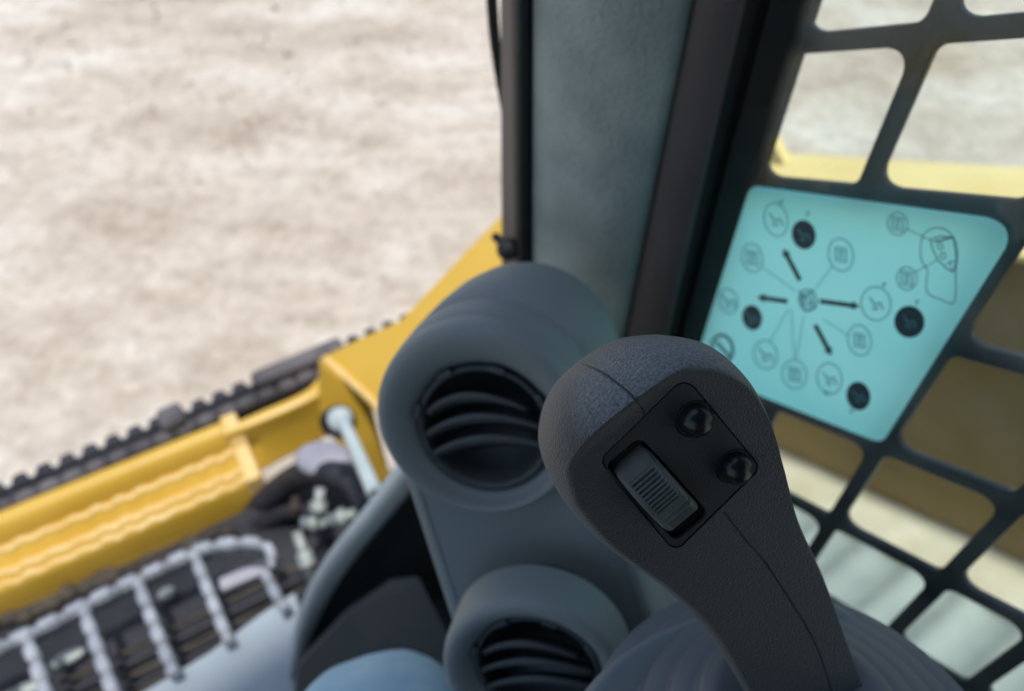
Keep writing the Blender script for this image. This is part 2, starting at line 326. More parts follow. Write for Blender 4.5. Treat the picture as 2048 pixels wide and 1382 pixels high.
# decal print
def dz(x, y): return (1360 + x * .4125, 330 + y * .4125)
DP = lambda x, y, k=1: W(*dz(x, y), off=-.0024 - .0004 * k)
def mark(name, polys, m, k=1):
    b = MB()
    for pl in polys:
        b.add([DP(x, y, k) for x, y in pl], [tuple(range(len(pl)))])
    return b.build(name, m, dc_, smooth=False)
def ell(cx, cy, rx, ry, rot=-12, n=28):
    a = math.radians(rot); return [(cx + rx * math.cos(t) * math.cos(a) - ry * math.sin(t) * math.sin(a), cy + rx * math.cos(t) * math.sin(a) + ry * math.sin(t) * math.cos(a)) for t in np.linspace(0, 2 * math.pi, n, endpoint=False)]
def stroke(pts, w, closed=False):
    pts = A(pts, float); k = len(pts); out = []
    for i in range(k if closed else k - 1):
        a, b = pts[i], pts[(i + 1) % k]; d = b - a; l = np.linalg.norm(d); 
        if l < 1e-6: continue
        d /= l; nn = A([-d[1], d[0]]) * w / 2; a = a - d * w * .3; b = b + d * w * .3
        out.append([tuple(a + nn), tuple(b + nn), tuple(b - nn), tuple(a - nn)])
    return out
def arrow(name, a, b, w=23, m='ink'):
    a, b = A(a, float), A(b, float); d = (b - a) / np.linalg.norm(b - a); nn = A([-d[1], d[0]]); c = b - d * 38
    mark(name, [[tuple(a + nn * w / 2), tuple(c + nn * w / 2), tuple(c + nn * w * 1.0), tuple(b), tuple(c - nn * w * 1.0), tuple(c - nn * w / 2), tuple(a - nn * w / 2)]], M[m])
arrow('arrow', (582, 560), (500, 405)); arrow('arrow', (522, 662), (372, 640)); arrow('arrow', (678, 660), (872, 686)); arrow('arrow', (655, 775), (735, 925))
def sq_glyph(cx, cy, s=1.0):
    q = [(-26, -36), (24, -26), (26, 36), (-24, 26)]; o = [(cx + x * s, cy + y * s) for x, y in q]
    return stroke(o, 7 * s, True) + stroke([(cx - 14 * s, cy - 16 * s), (cx + 13 * s, cy - 10 * s)], 7) + stroke([(cx, cy - 22 * s), (cx - 1, cy + 22 * s)], 6) + stroke([(cx - 12 * s, cy + 8 * s), (cx + 12 * s, cy + 13 * s)], 6)
def arm_glyph(cx, cy, s=1.0):
    return stroke([(cx - 30 * s, cy - 30 * s), (cx - 8 * s, cy + 4 * s), (cx + 22 * s, cy - 4 * s), (cx + 34 * s, cy + 30 * s)], 8) + stroke([(cx - 22 * s, cy + 26 * s), (cx + 6 * s, cy + 18 * s), (cx + 2 * s, cy + 36 * s)], 7)
for (cx, cy, rx, ry, gl_) in [(465, 265, 56, 82, 'a'), (350, 450, 50, 70, 's'), (780, 435, 60, 80, 's'), (950, 672, 72, 82, 'a'), (555, 1015, 60, 70, 's'), (415, 920, 56, 70, 'a'), (725, 1035, 60, 75, 'a'), (870, 850, 56, 75, 's'), (235, 660, 44, 60, 'a'), (1055, 285, 48, 56, 's'), (1100, 550, 48, 56, 's')]:
    mark('ring_symbol', stroke(ell(cx, cy, rx, ry), 6, True) + (sq_glyph(cx, cy) if gl_ == 's' else arm_glyph(cx, cy)), M['ink2'] if cx not in (950, 1055, 1100) else M['ink2'])
for (cx, cy, rx, ry) in [(600, 338, 58, 72), (1112, 760, 74, 78), (350, 740, 48, 62), (865, 1120, 58, 70)]:
    mark('disc_symbol', [ell(cx, cy, rx, ry)], M['ink']); mark('disc_glyph', arm_glyph(cx, cy, .9), M['ink2'], k=2)
mark('leader_lines', stroke([(400, 495), (560, 610)], 4) + stroke([(740, 490), (655, 600)], 4) + stroke([(600, 730), (565, 940)], 4) + stroke([(540, 700), (555, 940)], 4) + stroke([(525, 700), (440, 850)], 4) + stroke([(700, 750), (820, 830)], 4), M['ink2'])
mark('joystick_drawing', stroke(ell(620, 655, 42, 52), 8, True) + stroke(ell(622, 655, 20, 28), 8, True) + stroke([(575, 610), (660, 690), (605, 710), (585, 640), (650, 610)], 8), M['ink2'])
ol = catmull([(1165, 400), (1180, 340), (1230, 305), (1290, 315), (1330, 360), (1345, 420), (1337, 520), (1330, 665), (1260, 650), (1200, 620), (1195, 560), (1200, 510), (1170, 460), (1165, 400)], 50)
pn = [(1215, 362), (1262, 345), (1325, 352), (1342, 460), (1325, 520), (1290, 500), (1250, 460), (1222, 400)]
mark('joystick_drawing', stroke(ol, 5) + stroke(pn, 6, True) + stroke(ell(1262, 395, 13, 15), 5, True) + stroke(ell(1275, 440, 13, 15), 5, True) + stroke([(1235, 372), (1325, 350)], 9) + stroke([(1290, 480), (1340, 462)], 5) + stroke([(1310, 462), (1318, 515)], 4) + stroke([(1100, 310), (1215, 365)], 4) + stroke([(1140, 520), (1245, 462)], 4), M['ink'])
for cx, cy in [(490, 180), (620, 238), (990, 580), (1150, 665), (710, 1105), (832, 1195)]:
    mark('tick_mark', stroke([(cx - 12, cy), (cx + 12, cy - 4)], 5) + stroke([(cx, cy - 14), (cx - 3, cy + 14)], 5), M['ink2'])
mark('corner_symbol', stroke(ell(205, 890, 50, 66), 16, True) + stroke([(180, 860), (240, 930)], 18), M['ink2'])

# ------------------------------------------------------------------ cab pillar (front right corner)
def line_xy(p_top, p_bot, plane):      # two pixels on one plane -> 3D line, extended up and down
    a = plane(*p_top); b = plane(*p_bot); d = (a - b) / (a - b)[2]
    return a, d
def at_z(l, z): a, d = l; return a + d * (z - a[2])
ZT, ZB = 2.02, .70
lA = line_xy((1001, 0), (1003, 550), lambda x, y: FR(x, y, .02)); lA2 = line_xy((1034, 0), (1036, 550), lambda x, y: FR(x, y, -.005))
lC = line_xy((1064, 0), (1064, 560), lambda x, y: FR(x, y, -.03)); lD = line_xy((1385, 0), (1247, 680), lambda x, y: W(x, y, -.045))
lE = line_xy((1488, 0), (1334, 664), lambda x, y: W(x, y, -.030)); lF = line_xy((1604, 0), (1404, 664), lambda x, y: W(x, y, -.004))
def strip(name, lines, m, parent, back, zt=ZT, zb=ZB, bul=0.0, nz=10, bev=.004):
    b = MB(); G = []
    for z in np.linspace(zb, zt, nz):
        pts = [at_z(l, z) for l in lines]
        ring = list(pts) + [pts[-1] + back[1], pts[0] + back[0]]
        G.append(ring)
    b.grid(G, closev=True); k = len(G[0]); b.F.append(tuple(range(k))[::-1]); b.F.append(tuple((nz - 1) * k + j for j in range(k)))
    o = b.build(name, m, parent); bevel(o, bev, 3, 30); return o
cp = thing('cab_pillar', at_z(lC, ZB), 'front right cab pillar with grey textured trim between black door seal and brown strip', 'cab pillar')
def mid(l1, l2, f, push):
    return (l1[0] * (1 - f) + (l2[0] + l2[1] * (l1[0][2] - l2[0][2])) * f + push, l1[1] * (1 - f) + l2[1] * f)
inw = unit(-MR * .6 - MF * .8)
trim_lines = [lC] + [mid(lC, lD, f, inw * .022 * math.sin(math.pi * f) ** .6) for f in (.12, .25, .4, .55, .7, .84, .94)] + [lD]
strip('trim_panel', trim_lines, M['pillar'], cp, (MF * .02 + MR * .03, MR * .06 + MF * .03), bev=.003)
strip('side_strip', [lD, mid(lD, lE, .5, inw * .004), lE], M['brown'], cp, (MR * .03 + MF * .02, MR * .02 + MF * .004), bev=.003)
strip('window_seal', [mid(lE, lF, -.03, MR * .004), mid(lE, lF, .35, MR * .010), mid(lE, lF, .5, -MR * .002), lF], M['seal'], cp, (MR * .03 + MF * .04, MR * .02), bev=.001)
lS = line_xy((1031, 0), (1034, 550), lambda x, y: FR(x, y, -.024))
strip('door_seal', [lS, mid(lS, lC, .3, inw * .004), mid(lS, lC, .75, inw * .003), mid(lS, lC, 1.02, MF*.001)], M['seal'], cp, (MF * .02 + MR * .01, MF * .02 + MR * .03), bev=.002)
strip('door_post', [lA, mid(lA, lA2, .35, -MF * .004), mid(lA, lA2, .42, MF * .002), mid(lA, lA2, .8, -MF * .006), lA2], M['post'], cp, (MF * .004 + MR * .012, MF * .02 + MR * .02), bev=.001)
b = MB(); pk = FR(1015, 497, -.012)
b.lathe(pk, -MF, [(-.02, .004), (-.006, .004), (-.005, .0085), (0, .0105), (.005, .0095), (.009, .006), (.0105, .0005)], 24); b.build('latch_knob', M['seal'], cp)
# wiper blade leaning on the door opening
wb = thing('wiper_blade', FR(1003, 170, .05), 'dark slim wiper blade beside the door post at top', 'wiper')
b = MB(); b.tube([FR(x, y, .05) for x, y in catmull([(978, -160), (982, -40), (988, 60), (1000, 150), (1012, 220)], 12)], .0045, 10); b.build('blade', M['seal'], wb)

# ------------------------------------------------------------------ vent console tower
nC = unit(-F_ * .90 - R_ * .20 - U_ * .36)          # normal of the vent faces (towards the operator)
D1 = .46
C1 = P(952, 848, D1); axd = P(1088, 1345, .475) - C1
axd = axd - nC * np.dot(axd, nC); AX = unit(axd); AW = unit(np.cross(AX, nC))   # AX runs down the column
if np.dot(AW, R_) < 0: AW = -AW
RR = .0645
vt = thing('vent_console', C1 + AX * .32 - nC * .1, 'tall grey plastic console in the cab corner with two round air vents', 'console')
def stadium(c0, r, length, off, n=40):
    # straight sides run down AX from the top centre
    pts = []
    for a in np.linspace(0, math.pi, n): pts.append(c0 - AX * r * math.sin(a) - AW * r * math.cos(a) + nC * off)
    for t in np.linspace(.05, 1, 8): pts.append(c0 + AX * length * t + AW * r * (1 + .12 * t) + nC * off)
    for t in np.linspace(1, .05, 8): pts.append(c0 + AX * length * t - AW * r * (1 + .42 * t) + nC * off)
    return pts
b = MB(); prof = [(-.0121, .86), (-.0125, .93), (-.015, .975), (-.020, 1.0), (-.034, 1.012), (-.0345, 1.004), (-.0355, 1.004), (-.036, 1.016), (-.060, 1.02), (-.078, 1.0), (-.092, .95), (-.102, .86), (-.110, .70), (-.114, .4), (-.115, .05)]
G = []
for off, k in prof:
    up = max(0, -off - .02) * .12                    # the rear of the housing rises towards the pillar
    G.append(stadium(C1 - AX * up + AW * up * 2.2, RR * k, .36, off))
b.grid(G, closev=True); b.build('column', M['tower'], vt)
C2 = P(1064, 1352, .463)
fr2 = stadium(C1, RR * .9, .36, -.012)
c2p = C2 - nC * (np.dot(C2 - C1, nC))
circ = lambda c, r: to2([c + r * (AW * math.cos(a) + AX * math.sin(a)) for a in np.linspace(0, 2 * math.pi, 60, endpoint=False)], C1, AW, AX)
plate('front_face', C1 - nC * .0135, AW, AX, to2(fr2, C1, AW, AX), [circ(C1 + AX * .006, RR * .68), circ(c2p, .037)], .0015, .0002, M['tower'], vt, z0=-.00075)
def vent(c, r0, tall, vname, open_r, tilt=0):
    b = MB()
    prof = [(-.016 - tall, 1.0), (-.006, 1.0), (-.001, .985), (.002, .95), (.003, .90), (.001, .84), (-.003, .78), (-.007, .74), (-.009, .715), (-.0115, .69), (-.013, .67), (-.03, .64)]
    dsh = AX * (.0085 if not tall else .003)
    G = [[c + dsh * min(1, max(0, (.95 - k) / .2)) * (1 if j_ > 2 else 0) + nC * h + r0 * k * (AW * math.cos(a) + AX * math.sin(a)) for a in np.linspace(0, 2 * math.pi, 96, endpoint=False)] for j_, (h, k) in enumerate(prof)]
    b.grid(G, closev=True); rg = b.build('air_vent', M['tower'], vt)
    c = c + dsh
    b = MB(); b.lathe(c, nC, [(-.012, open_r * 1.0), (-.0085, open_r * 1.0), (-.0085, open_r * .93), (-.011, open_r * .90), (-.024, open_r * .86), (-.034, open_r * .6), (-.038, .001)], 64); b.build('vent_bowl', M['vent'], rg)
    for k_, (y0, sag, dn) in enumerate([(-.60, .30, 0), (-.26, .30, 0), (.09, .28, 0)]):
        hw = math.sqrt(max(.05, 1 - y0 * y0)) * .90; G = []
        for t in np.linspace(-1, 1, 26):
            x = hw * t; y = y0 + sag * t * t * .9 + .13 * t
            if math.hypot(x, y) > .93: s = .93 / math.hypot(x, y); x *= s; y *= s
            p = c + AW * x * open_r + AX * y * open_r
            hz = -.003 - .003 * t * t; th = .0032 * (1 - .35 * abs(t))
            back = -nC * .016 + AX * .011
            up_ = -AX
            G.append([p + nC * hz + up_ * th * .4, p + nC * (hz - .0006) + up_ * th, p + nC * hz + back + up_ * th, p + nC * hz + back - up_ * th, p + nC * (hz - .0012) - up_ * th, p + nC * (hz + .0004) - up_ * th * .4])
        b = MB(); b.grid(G, closev=True); b.F.append(tuple(range(6))); b.F.append(tuple(25 * 6 + j for j in range(6))[::-1]); b.build('louvre', M['vent'], rg)
    for a in (-150, -105, -60, -15):
        a = math.radians(a); q = c + (AW * math.cos(a) + AX * math.sin(a)) * open_r * 1.0 - nC * .0075
        b = MB(); b.box(q, (unit(AW * math.cos(a) + AX * math.sin(a)), unit(-AW * math.sin(a) + AX * math.cos(a)), nC), (.0022, .005, .0022)); o = b.build('clip_tab', M['vent'], rg); bevel(o, .001, 2)
vent(C1, RR * .985, 0, 'upper', RR * .655)
vent(C2, .0565, .016, 'lower', .0395)

# ------------------------------------------------------------------ joystick
Lp = [(1570, 1600), (1530, 1480), (1488, 1382), (1406, 1254), (1316, 1163), (1202, 1077), (1122, 990), (1081, 905), (1081, 838), (1103, 780), (1140, 738), (1170, 714), (1193, 699)]
Rp = [(1770, 1560), (1735, 1420), (1693, 1300), (1638, 1148), (1580, 1025), (1544, 915), (1514, 830), (1472, 751), (1405, 690), (1322, 670), (1255, 674), (1222, 685), (1193, 699)]
NS, NF, NB = 760, 560, 110
def dense(pts, n):
    c = catmull(pts, 3000); return c
Lc = catmull(Lp, 3000); Rc = catmull(Rp, 3000)
# denser stations towards the tip so the dome closes smoothly
tt = np.linspace(0, 1, NS); tt = 1 - (1 - tt) ** 1.0; tt = np.concatenate([tt[:-60], np.linspace(tt[-60], 1, 61)[:-1] ** 1]); 
ip = lambda c, t: np.stack([np.interp(t * 2999, np.arange(3000), c[:, k]) for k in (0, 1)], 1)
Ls, Rs = ip(Lc, tt), ip(Rc, tt); Cc = (Ls + Rs) / 2; Ee = (Rs - Ls) / 2; hw = np.linalg.norm(Ee, axis=1)
kk = tt * 12
dcen = np.interp(kk, [0, 1, 2, 3, 4, 5, 6, 8, 12], [.352, .334, .320, .306, .296, .289, .285, .283, .282])
# half thickness (m)
bfac = np.interp(kk, [0, 2, 3, 4, 5, 6, 8, 12], [.95, .95, .92, .95, .98, 1.04, 1.08, 1.05])
bth = hw * dcen / FPX * bfac
ex_ = np.interp(kk, [0, 3, 4.5, 6, 9, 11, 12], [2.15, 2.2, 2.7, 2.9, 2.6, 2.2, 2.0])
th = np.concatenate([np.linspace(0, math.pi, NF, endpoint=False), np.linspace(math.pi, 2 * math.pi, NB, endpoint=False)])
ct, st = np.cos(th), np.sin(th)
e = ex_[:, None]
cx = np.sign(ct) * np.abs(ct) ** (2 / e); sx = np.sign(st) * np.abs(st) ** (2 / e)
lat = (Ee[:, :1] * R_ - Ee[:, 1:] * U_) * (dcen / FPX)[:, None]
cen3 = CAM + F_ * dcen[:, None] + (R_ * ((Cc[:, :1] - 1024) / FPX) - U_ * ((Cc[:, 1:] - 691) / FPX)) * dcen[:, None]
Vj = cen3[:, None, :] + lat[:, None, :] * cx[:, :, None] - F_ * (bth[:, None] * sx)[:, :, None]
rel = Vj - CAM; dep = rel @ F_; px = 1024 + FPX * (rel @ R_) / dep; py = 691 - FPX * (rel @ U_) / dep
# face plane
FC = P(1360, 925, .2615); nJ = unit(-F_ + R_ * .24 - U_ * .38)
rx = (px - 1024) / FPX; ry = -(py - 691) / FPX
den = (F_ @ nJ) + rx * (R_ @ nJ) + ry * (U_ @ nJ); Hd = np.dot(FC - CAM, nJ) / den
s_ = (px - 1147) * -.65 + (py - 930) * -.762
ss = np.clip((s_ + 6) / 85, 0, 1); ss = ss * ss * (3 - 2 * ss); Hd = Hd - .022 * ss
k_ = .0028; h_ = np.clip(.5 + .5 * (dep - Hd) / k_ * -1, 0, 1)   # smooth max of depth
dn = dep * (1 - h_) + Hd * h_ + k_ * h_ * (1 - h_)
front = np.broadcast_to(st > 0.0, dep.shape); wgt = np.clip(st / .15, 0, 1)[None, :]
dn = np.where(front, dep + (dn - dep) * wgt, dep)
def z1(p): return (1020 + p[0] * .5512, 620 + p[1] * .5512)
def dist_poly(px, py, pts):
    best = np.full(px.shape, 1e9)
    for (x0, y0), (x1, y1) in zip(pts[:-1], pts[1:]):
        dx, dy = x1 - x0, y1 - y0; t = np.clip(((px - x0) * dx + (py - y0) * dy) / (dx * dx + dy * dy + 1e-9), 0, 1)
        best = np.minimum(best, np.hypot(px - x0 - t * dx, py - y0 - t * dy))
    return best
seam1 = catmull([z1(p) for p in [(225, 170), (250, 190), (330, 225), (400, 275), (450, 320), (478, 358), (490, 392)]], 24)
seam2 = catmull([z1(p) for p in [(776, 733), (850, 830), (920, 910), (1000, 1030), (1080, 1160), (1130, 1270), (1170, 1400), (1210, 1560)]], 30)
pcorn = A([z1(p) for p in [(636, 238), (912, 572), (598, 882), (322, 545)]])
pout = rounded(pcorn, [26, 20, 20, 20], 8)
def inside(px, py, poly):
    c = np.zeros(px.shape, bool); n = len(poly)
    for i in range(n):
        x0, y0 = poly[i]; x1, y1 = poly[i - 1]
        with np.errstate(divide='ignore', invalid='ignore'):
            c ^= ((y0 > py) != (y1 > py)) & (px < (x1 - x0) * (py - y0) / (y1 - y0 + 1e-12) + x0)
    return c
reg = front & (px > 1000)
g1_ = dist_poly(px, py, seam1); g2_ = dist_poly(px, py, seam2)
dn += front * .0011 * (np.exp(-(g1_ / 1.7) ** 2) + np.exp(-(g2_ / 1.7) ** 2))
dp = dist_poly(px, py, np.vstack([pout, pout[:1]])); ins = inside(px, py, pout)
sd = np.where(ins, dp, -dp)
dn += front * .0040 * np.clip((sd + .3) / 2.2, 0, 1)
Vj = CAM + (F_ + rx[..., None] * R_ + ry[..., None] * U_) * dn[..., None]
NT = len(th); NSn = len(tt)
ii, jj = np.meshgrid(np.arange(NSn - 1), np.arange(NT), indexing='ij'); j2 = (jj + 1) % NT
Fj = np.stack([ii * NT + jj, ii * NT + j2, (ii + 1) * NT + j2, (ii + 1) * NT + jj], -1).reshape(-1, 4)
js = thing('control_joystick', P(1660, 1560, .35), 'black control joystick with ribbed thumb roller and two glossy dome buttons', 'joystick')
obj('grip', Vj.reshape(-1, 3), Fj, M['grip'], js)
# thumb panel
ja = unit(PP(1385, 1052, FC, nJ) - PP(1238, 893, FC, nJ)); jb = unit(np.cross(nJ, ja))
jex = ja; jey = np.cross(nJ, ja)
pin = A([to2([PP(x, y, FC, nJ)], FC, jex, jey)[0] for x, y in pout]); pc = pin.mean(0)
pin2 = A([pc + (q - pc) * .982 for q in pin])
slot_c = A([z1(p) for p in [(440, 470), (700, 728), (598, 846), (358, 555)]])
slot_px = [z1(p) for p in [(452, 472), (610, 590), (702, 735), (600, 846), (500, 760), (358, 560)]]
slot2 = to2([PP(x, y, FC, nJ) for x, y in slot_px], FC, jex, jey)
# regular rounded rectangle fitted to the slot
sc0 = slot2.mean(0); hl = (slot2[:, 0].max() - slot2[:, 0].min()) / 2 * .985; hwid = .0078
sc0 = A([(slot2[:, 0].max() + slot2[:, 0].min()) / 2, (slot2[:, 1].max() + slot2[:, 1].min()) / 2])
rect = rounded([(sc0[0] - hl, sc0[1] - hwid), (sc0[0] + hl, sc0[1] - hwid), (sc0[0] + hl, sc0[1] + hwid), (sc0[0] - hl, sc0[1] + hwid)], .003, 7)
plate('thumb_panel', FC, jex, jey, pin2, [rect], .0016, .00035, M['panel'], js, z0=-.0016)
b = MB(); b.lathe(FC + jex * sc0[0] + jey * sc0[1] - nJ * .0034, nJ, [(0, .001), (0, .02)], 24); 
rect2 = [sc0 + (q - sc0) * 1.06 for q in rect]
b = MB(); b.prism([FC + jex * q[0] + jey * q[1] - nJ * .0034 for q in rect2], nJ * .0004); b.build('roller_well', M['slot'], js, smooth=False)
# roller: thumb wheel with two ribbed pads
wr, wsink, wh = .0226, .0140, .0071
wc = FC + jex * (sc0[0] + .0002) + jey * sc0[1] - nJ * wsink
phs = np.radians(np.linspace(-62, 62, 620)); wv_ = np.linspace(-1, 1, 41); G = []
for ph in phs:
    row = []; d = math.degrees(ph)
    for w_ in wv_:
        r = wr
        r -= .0011 * math.exp(-((d - 13) / 3.0) ** 2)            # dip behind the ridge
        r += .0004 * math.exp(-((d - 6) / 3.0) ** 2)
        if d > 11: r -= .000022 * (d - 11)
        if d < -32: r -= .0000025 * (d + 32) ** 2
        aw = abs(w_)
        in1 = 1 / (1 + math.exp(-(d + 36) * 2)) * 1 / (1 + math.exp((d - 1) * 2)); in2 = 1 / (1 + math.exp(-(d - 18) * 2)) * 1 / (1 + math.exp((d - 47) * 2))
        rib = .5 + .5 * math.cos(d / 4.1 * 2 * math.pi); rib = rib ** 1.6
        mask = 1 / (1 + math.exp((aw - .66) * 40))
        r -= (in1 + in2) * mask * .0012 * rib
        r -= .0016 * max(0, (aw - .80) / .20) ** 2.2
        row.append(wc + jex * r * math.sin(ph) + nJ * r * math.cos(ph) + jey * w_ * wh)
    row = [row[0] - nJ * .006 * math.cos(ph)] + row + [row[-1] - nJ * .006 * math.cos(ph)]
    G.append(row)
b = MB(); b.grid(G); b.build('thumb_roller', M['roller'], js)
for zc in ((670, 385), (815, 557)):
    # the dome tops sit at these pixels; the bases lie on the panel
    c = PP(*z1((zc[0] - 2, zc[1] + 10)), FC, nJ)
    b = MB(); b.lathe(c, nJ, [(-.001, .0070), (.0001, .0069), (.0001, .0064), (-.0004, .0060)], 48); b.build('button_collar', M['slot'], js)
    b = MB(); r0 = .0058; b.lathe(c, nJ, [(-.001, r0), (.0014, r0)] + [(.0014 + .0054 * math.sin(a), r0 * math.cos(a)) for a in np.linspace(.06, math.pi / 2 - .01, 22)], 64); b.build('dome_button', M['gloss'], js)

# ------------------------------------------------------------------ joystick pod and boot
zp = 1.325
podpx = [(1120, 1440), (1160, 1378), (1215, 1318), (1300, 1262), (1390, 1225), (1480, 1180), (1560, 1165), (1650, 1183), (1722, 1222), (1775, 1280), (1820, 1345), (1850, 1420), (1900, 1620), (1300, 1900), (1050, 1700)]
pp3 = catmull([PZ(x, y, zp) for x, y in podpx + podpx[:1]], 90)[:-1]
cpd = pp3.mean(0)
pod = thing('control_pod', cpd - A([0, 0, .28]), 'blue grey plastic armrest pod that carries the joystick', 'armrest pod')
b = MB(); G = []
for dz_, k, in [(0, .0), (0, .5), (0, .86), (0, .90), (-.001, .93), (-.004, .962), (-.010, .985), (-.018, .995), (-.06, 1.0), (-.062, .992), (-.064, .992), (-.066, 1.01), (-.16, .98), (-.28, .9)]:
    G.append([cpd + (q - cpd) * (k if k > 0 else .001) + A([0, 0, dz_]) for q in pp3])
b.grid(G, closev=True); b.build('housing', M['pod'], pod)
# boot: stacked soft folds around the stem
bt = thing('joystick_boot', P(1660, 1600, .37), 'lavender grey pleated rubber boot at the foot of the joystick', 'rubber boot')
st0 = P(1580, 1512, .340); st1 = P(1572, 1330, .322); sax = unit(unit(st1 - st0) * .6 + VZ * .5)
prof = [(-.03, .085)]
for i in range(5):
    r = .088 - i * .0125; h = -.003 + i * .0090
    prof += [(h, r), (h + .003, r + .003), (h + .0065, r + .001), (h + .008, r - .006)]
prof += [(.038, .020)]
b = MB(); b.lathe(st0, sax, prof, 72); b.build('bellows', M['boot'], bt)

# ------------------------------------------------------------------ person: seated operator's leg in jeans
def skin_chain(name, pts, rad, m, parent, sub=2):
    base = rootloc(parent); me = bpy.data.meshes.new(name); me.from_pydata([tuple(A(p) - base) for p in pts], [(i, i + 1) for i in range(len(pts) - 1)], [])
    o = bpy.data.objects.new(name, me); col.objects.link(o); o.parent = parent; me.materials.append(m)
    md = o.modifiers.new('skin', 'SKIN'); md.use_smooth_shade = True; sv = me.skin_vertices[0].data
    for i, r in enumerate(rad): sv[i].radius = r if hasattr(r, '__len__') else (r, r)
    sv[0].use_root = True
    s = o.modifiers.new('sub', 'SUBSURF'); s.levels = sub; s.render_levels = sub
    return o
kn = P(742, 1480, .56); hip = kn - MF * .40 + A([0, 0, .02]) - MR * .06; ank = A([kn[0] - .02, kn[1] + .02, .68])
pe = thing('person', A([ank[0], ank[1], .60]), 'seated operator seen as one bent knee in light blue jeans', 'person')
body = skin_chain('trouser_leg', [hip, hip * .6 + kn * .4, hip * .2 + kn * .8, kn + A([0, 0, .006]), kn * .8 + ank * .2 + A([0, .012, 0]), kn * .5 + ank * .5, ank], [.105, .098, .086, .083, .076, .070, .062], M['denim'], pe, sub=4)
tx = bpy.data.textures.new('cloth_folds', 'CLOUDS'); tx.noise_scale = .045; dm = body.modifiers.new('folds', 'DISPLACE'); dm.texture = tx; dm.strength = .007; dm.mid_level = .5; dm.texture_coords = 'LOCAL'
skin_chain('boot', [ank + A([0, 0, .02]), ank - A([0, 0, .06]), ank + MF * .10 - A([0, 0, .065]), ank + MF * .17 - A([0, 0, .07])], [.048, .045, .042, .035], M['hose'], pe)

# ------------------------------------------------------------------ front frame strip and footwell
ff = thing('door_frame', FR(585, 1500), 'light blue grey metal frame edge curving round the footwell', 'door frame')
# band in the front plane, outer edge and inner edge
eo = catmull([(812, 932), (785, 965), (748, 1015), (703, 1070), (652, 1138), (615, 1208), (590, 1295), (574, 1400), (564, 1600)], 40)
ei = catmull([(835, 970), (805, 1005), (767, 1050), (717, 1110), (668, 1180), (630, 1260), (602, 1340), (588, 1420), (577, 1600)], 40)
b = MB(); G = []
for (x0, y0), (x1, y1) in zip(eo, ei):
    a, c = FR(x0, y0), FR(x1, y1); m1_ = a * .75 + c * .25; m2_ = a * .3 + c * .7
    G.append([a + MF * .010, a, m1_ - MF * .003, m2_ - MF * .003, c, c + MF * .010])
b.grid(G, closev=True); b.F.append(tuple(range(6))); b.F.append(tuple(39 * 6 + j for j in range(6))[::-1]); b.build('frame_edge', M['frame'], ff)
# inner footwell wall behind the frame: closes the cab front below the opening, right of the frame edge
b = MB(); q = [FR(x, y, .012) for x, y in list(ei) + [(1400, 1600), (1400, 700), (1100, 600), (1040, 560)]]
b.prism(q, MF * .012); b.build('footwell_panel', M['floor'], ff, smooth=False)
# dim floor boss and floor
fl = MB(); zf = .60
c0 = CAM * [1, 1, 0]; corners = [c0 + MF * (YF + .01) - MR * .05 , c0 + MF * (YF + .01) + MR * .37, c0 - MF * .9 + MR * .37, c0 - MF * .9 - MR * .75, c0 + MF * .02 - MR * .75]
fl.prism([q + A([0, 0, zf]) for q in corners], A([0, 0, -.03]))
tag(fl.build('cab_floor', M['floor'], loc=A([0, 0, zf]), smooth=False), 'black floor of the cab below the operator', None, None, 'structure')
pb = thing('pedal_cover', PZ(770, 1400, .80), 'dim dark grey round topped cover on the footwell floor behind the knee', 'pedal cover')
b = MB(); pcn = P(772, 1400, .84); b.lathe(pcn - A([0, 0, .2]), A([0, 0, 1.]), [(0, .062), (.19, .060), (.202, .056), (.208, .047), (.206, .040), (.21, .030), (.212, .001)], 48)
b.build('cover', M['vent'], pb)
wl = thing('footwell_wall', P(760, 1250, .86), 'dark teal grey plastic inner wall of the footwell', 'wall panel')
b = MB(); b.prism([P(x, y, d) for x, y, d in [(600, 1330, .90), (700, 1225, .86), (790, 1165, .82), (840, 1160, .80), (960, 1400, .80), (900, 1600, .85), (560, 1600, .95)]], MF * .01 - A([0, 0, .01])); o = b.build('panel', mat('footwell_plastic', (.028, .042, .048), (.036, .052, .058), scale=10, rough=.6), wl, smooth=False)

# ------------------------------------------------------------------ cab shell (roof, rear, left), seat is out of view
cs = thing('cab_shell', c0 + A([0, 0, zf]), 'dark lined cab roof and walls round the operator', 'cab', None, 'structure')
del cs['category']
roofz = 2.22
def hb_(f, r, z): return c0 + MF * f + MR * r + A([0, 0, z])
b = MB(); b.prism([hb_(.24, -.85, roofz), hb_(.24, .42, roofz), hb_(-.95, .42, roofz), hb_(-.95, -.85, roofz)], A([0, 0, .04]))  # roof cut back: unseen skylight gap added to brighten the joystick
b.prism([hb_(YF + .03, -.85, roofz), hb_(YF + .03, .42, roofz), hb_(YF + .01, .42, roofz), hb_(YF + .01, -.85, roofz)], A([0, 0, .04])); b.build('roof', M['shell'], cs, smooth=False)
b = MB(); b.prism([hb_(-.9, -.8, zf), hb_(-.9, .4, zf), hb_(-.9, .4, roofz - .01), hb_(-.9, -.8, roofz - .01)], -MF * .03); b.build('rear_wall', M['shell'], cs, smooth=False)
b = MB(); b.prism([hb_(-.85, -.78, zf), hb_(YF - .1, -.78, zf), hb_(YF - .1, -.78, 1.3), hb_(-.85, -.78, 1.3)], -MR * .03); b.build('left_wall', M['shell'], cs, smooth=False)
ztop = (O2 + EY * outer[1][1])[2] - .01
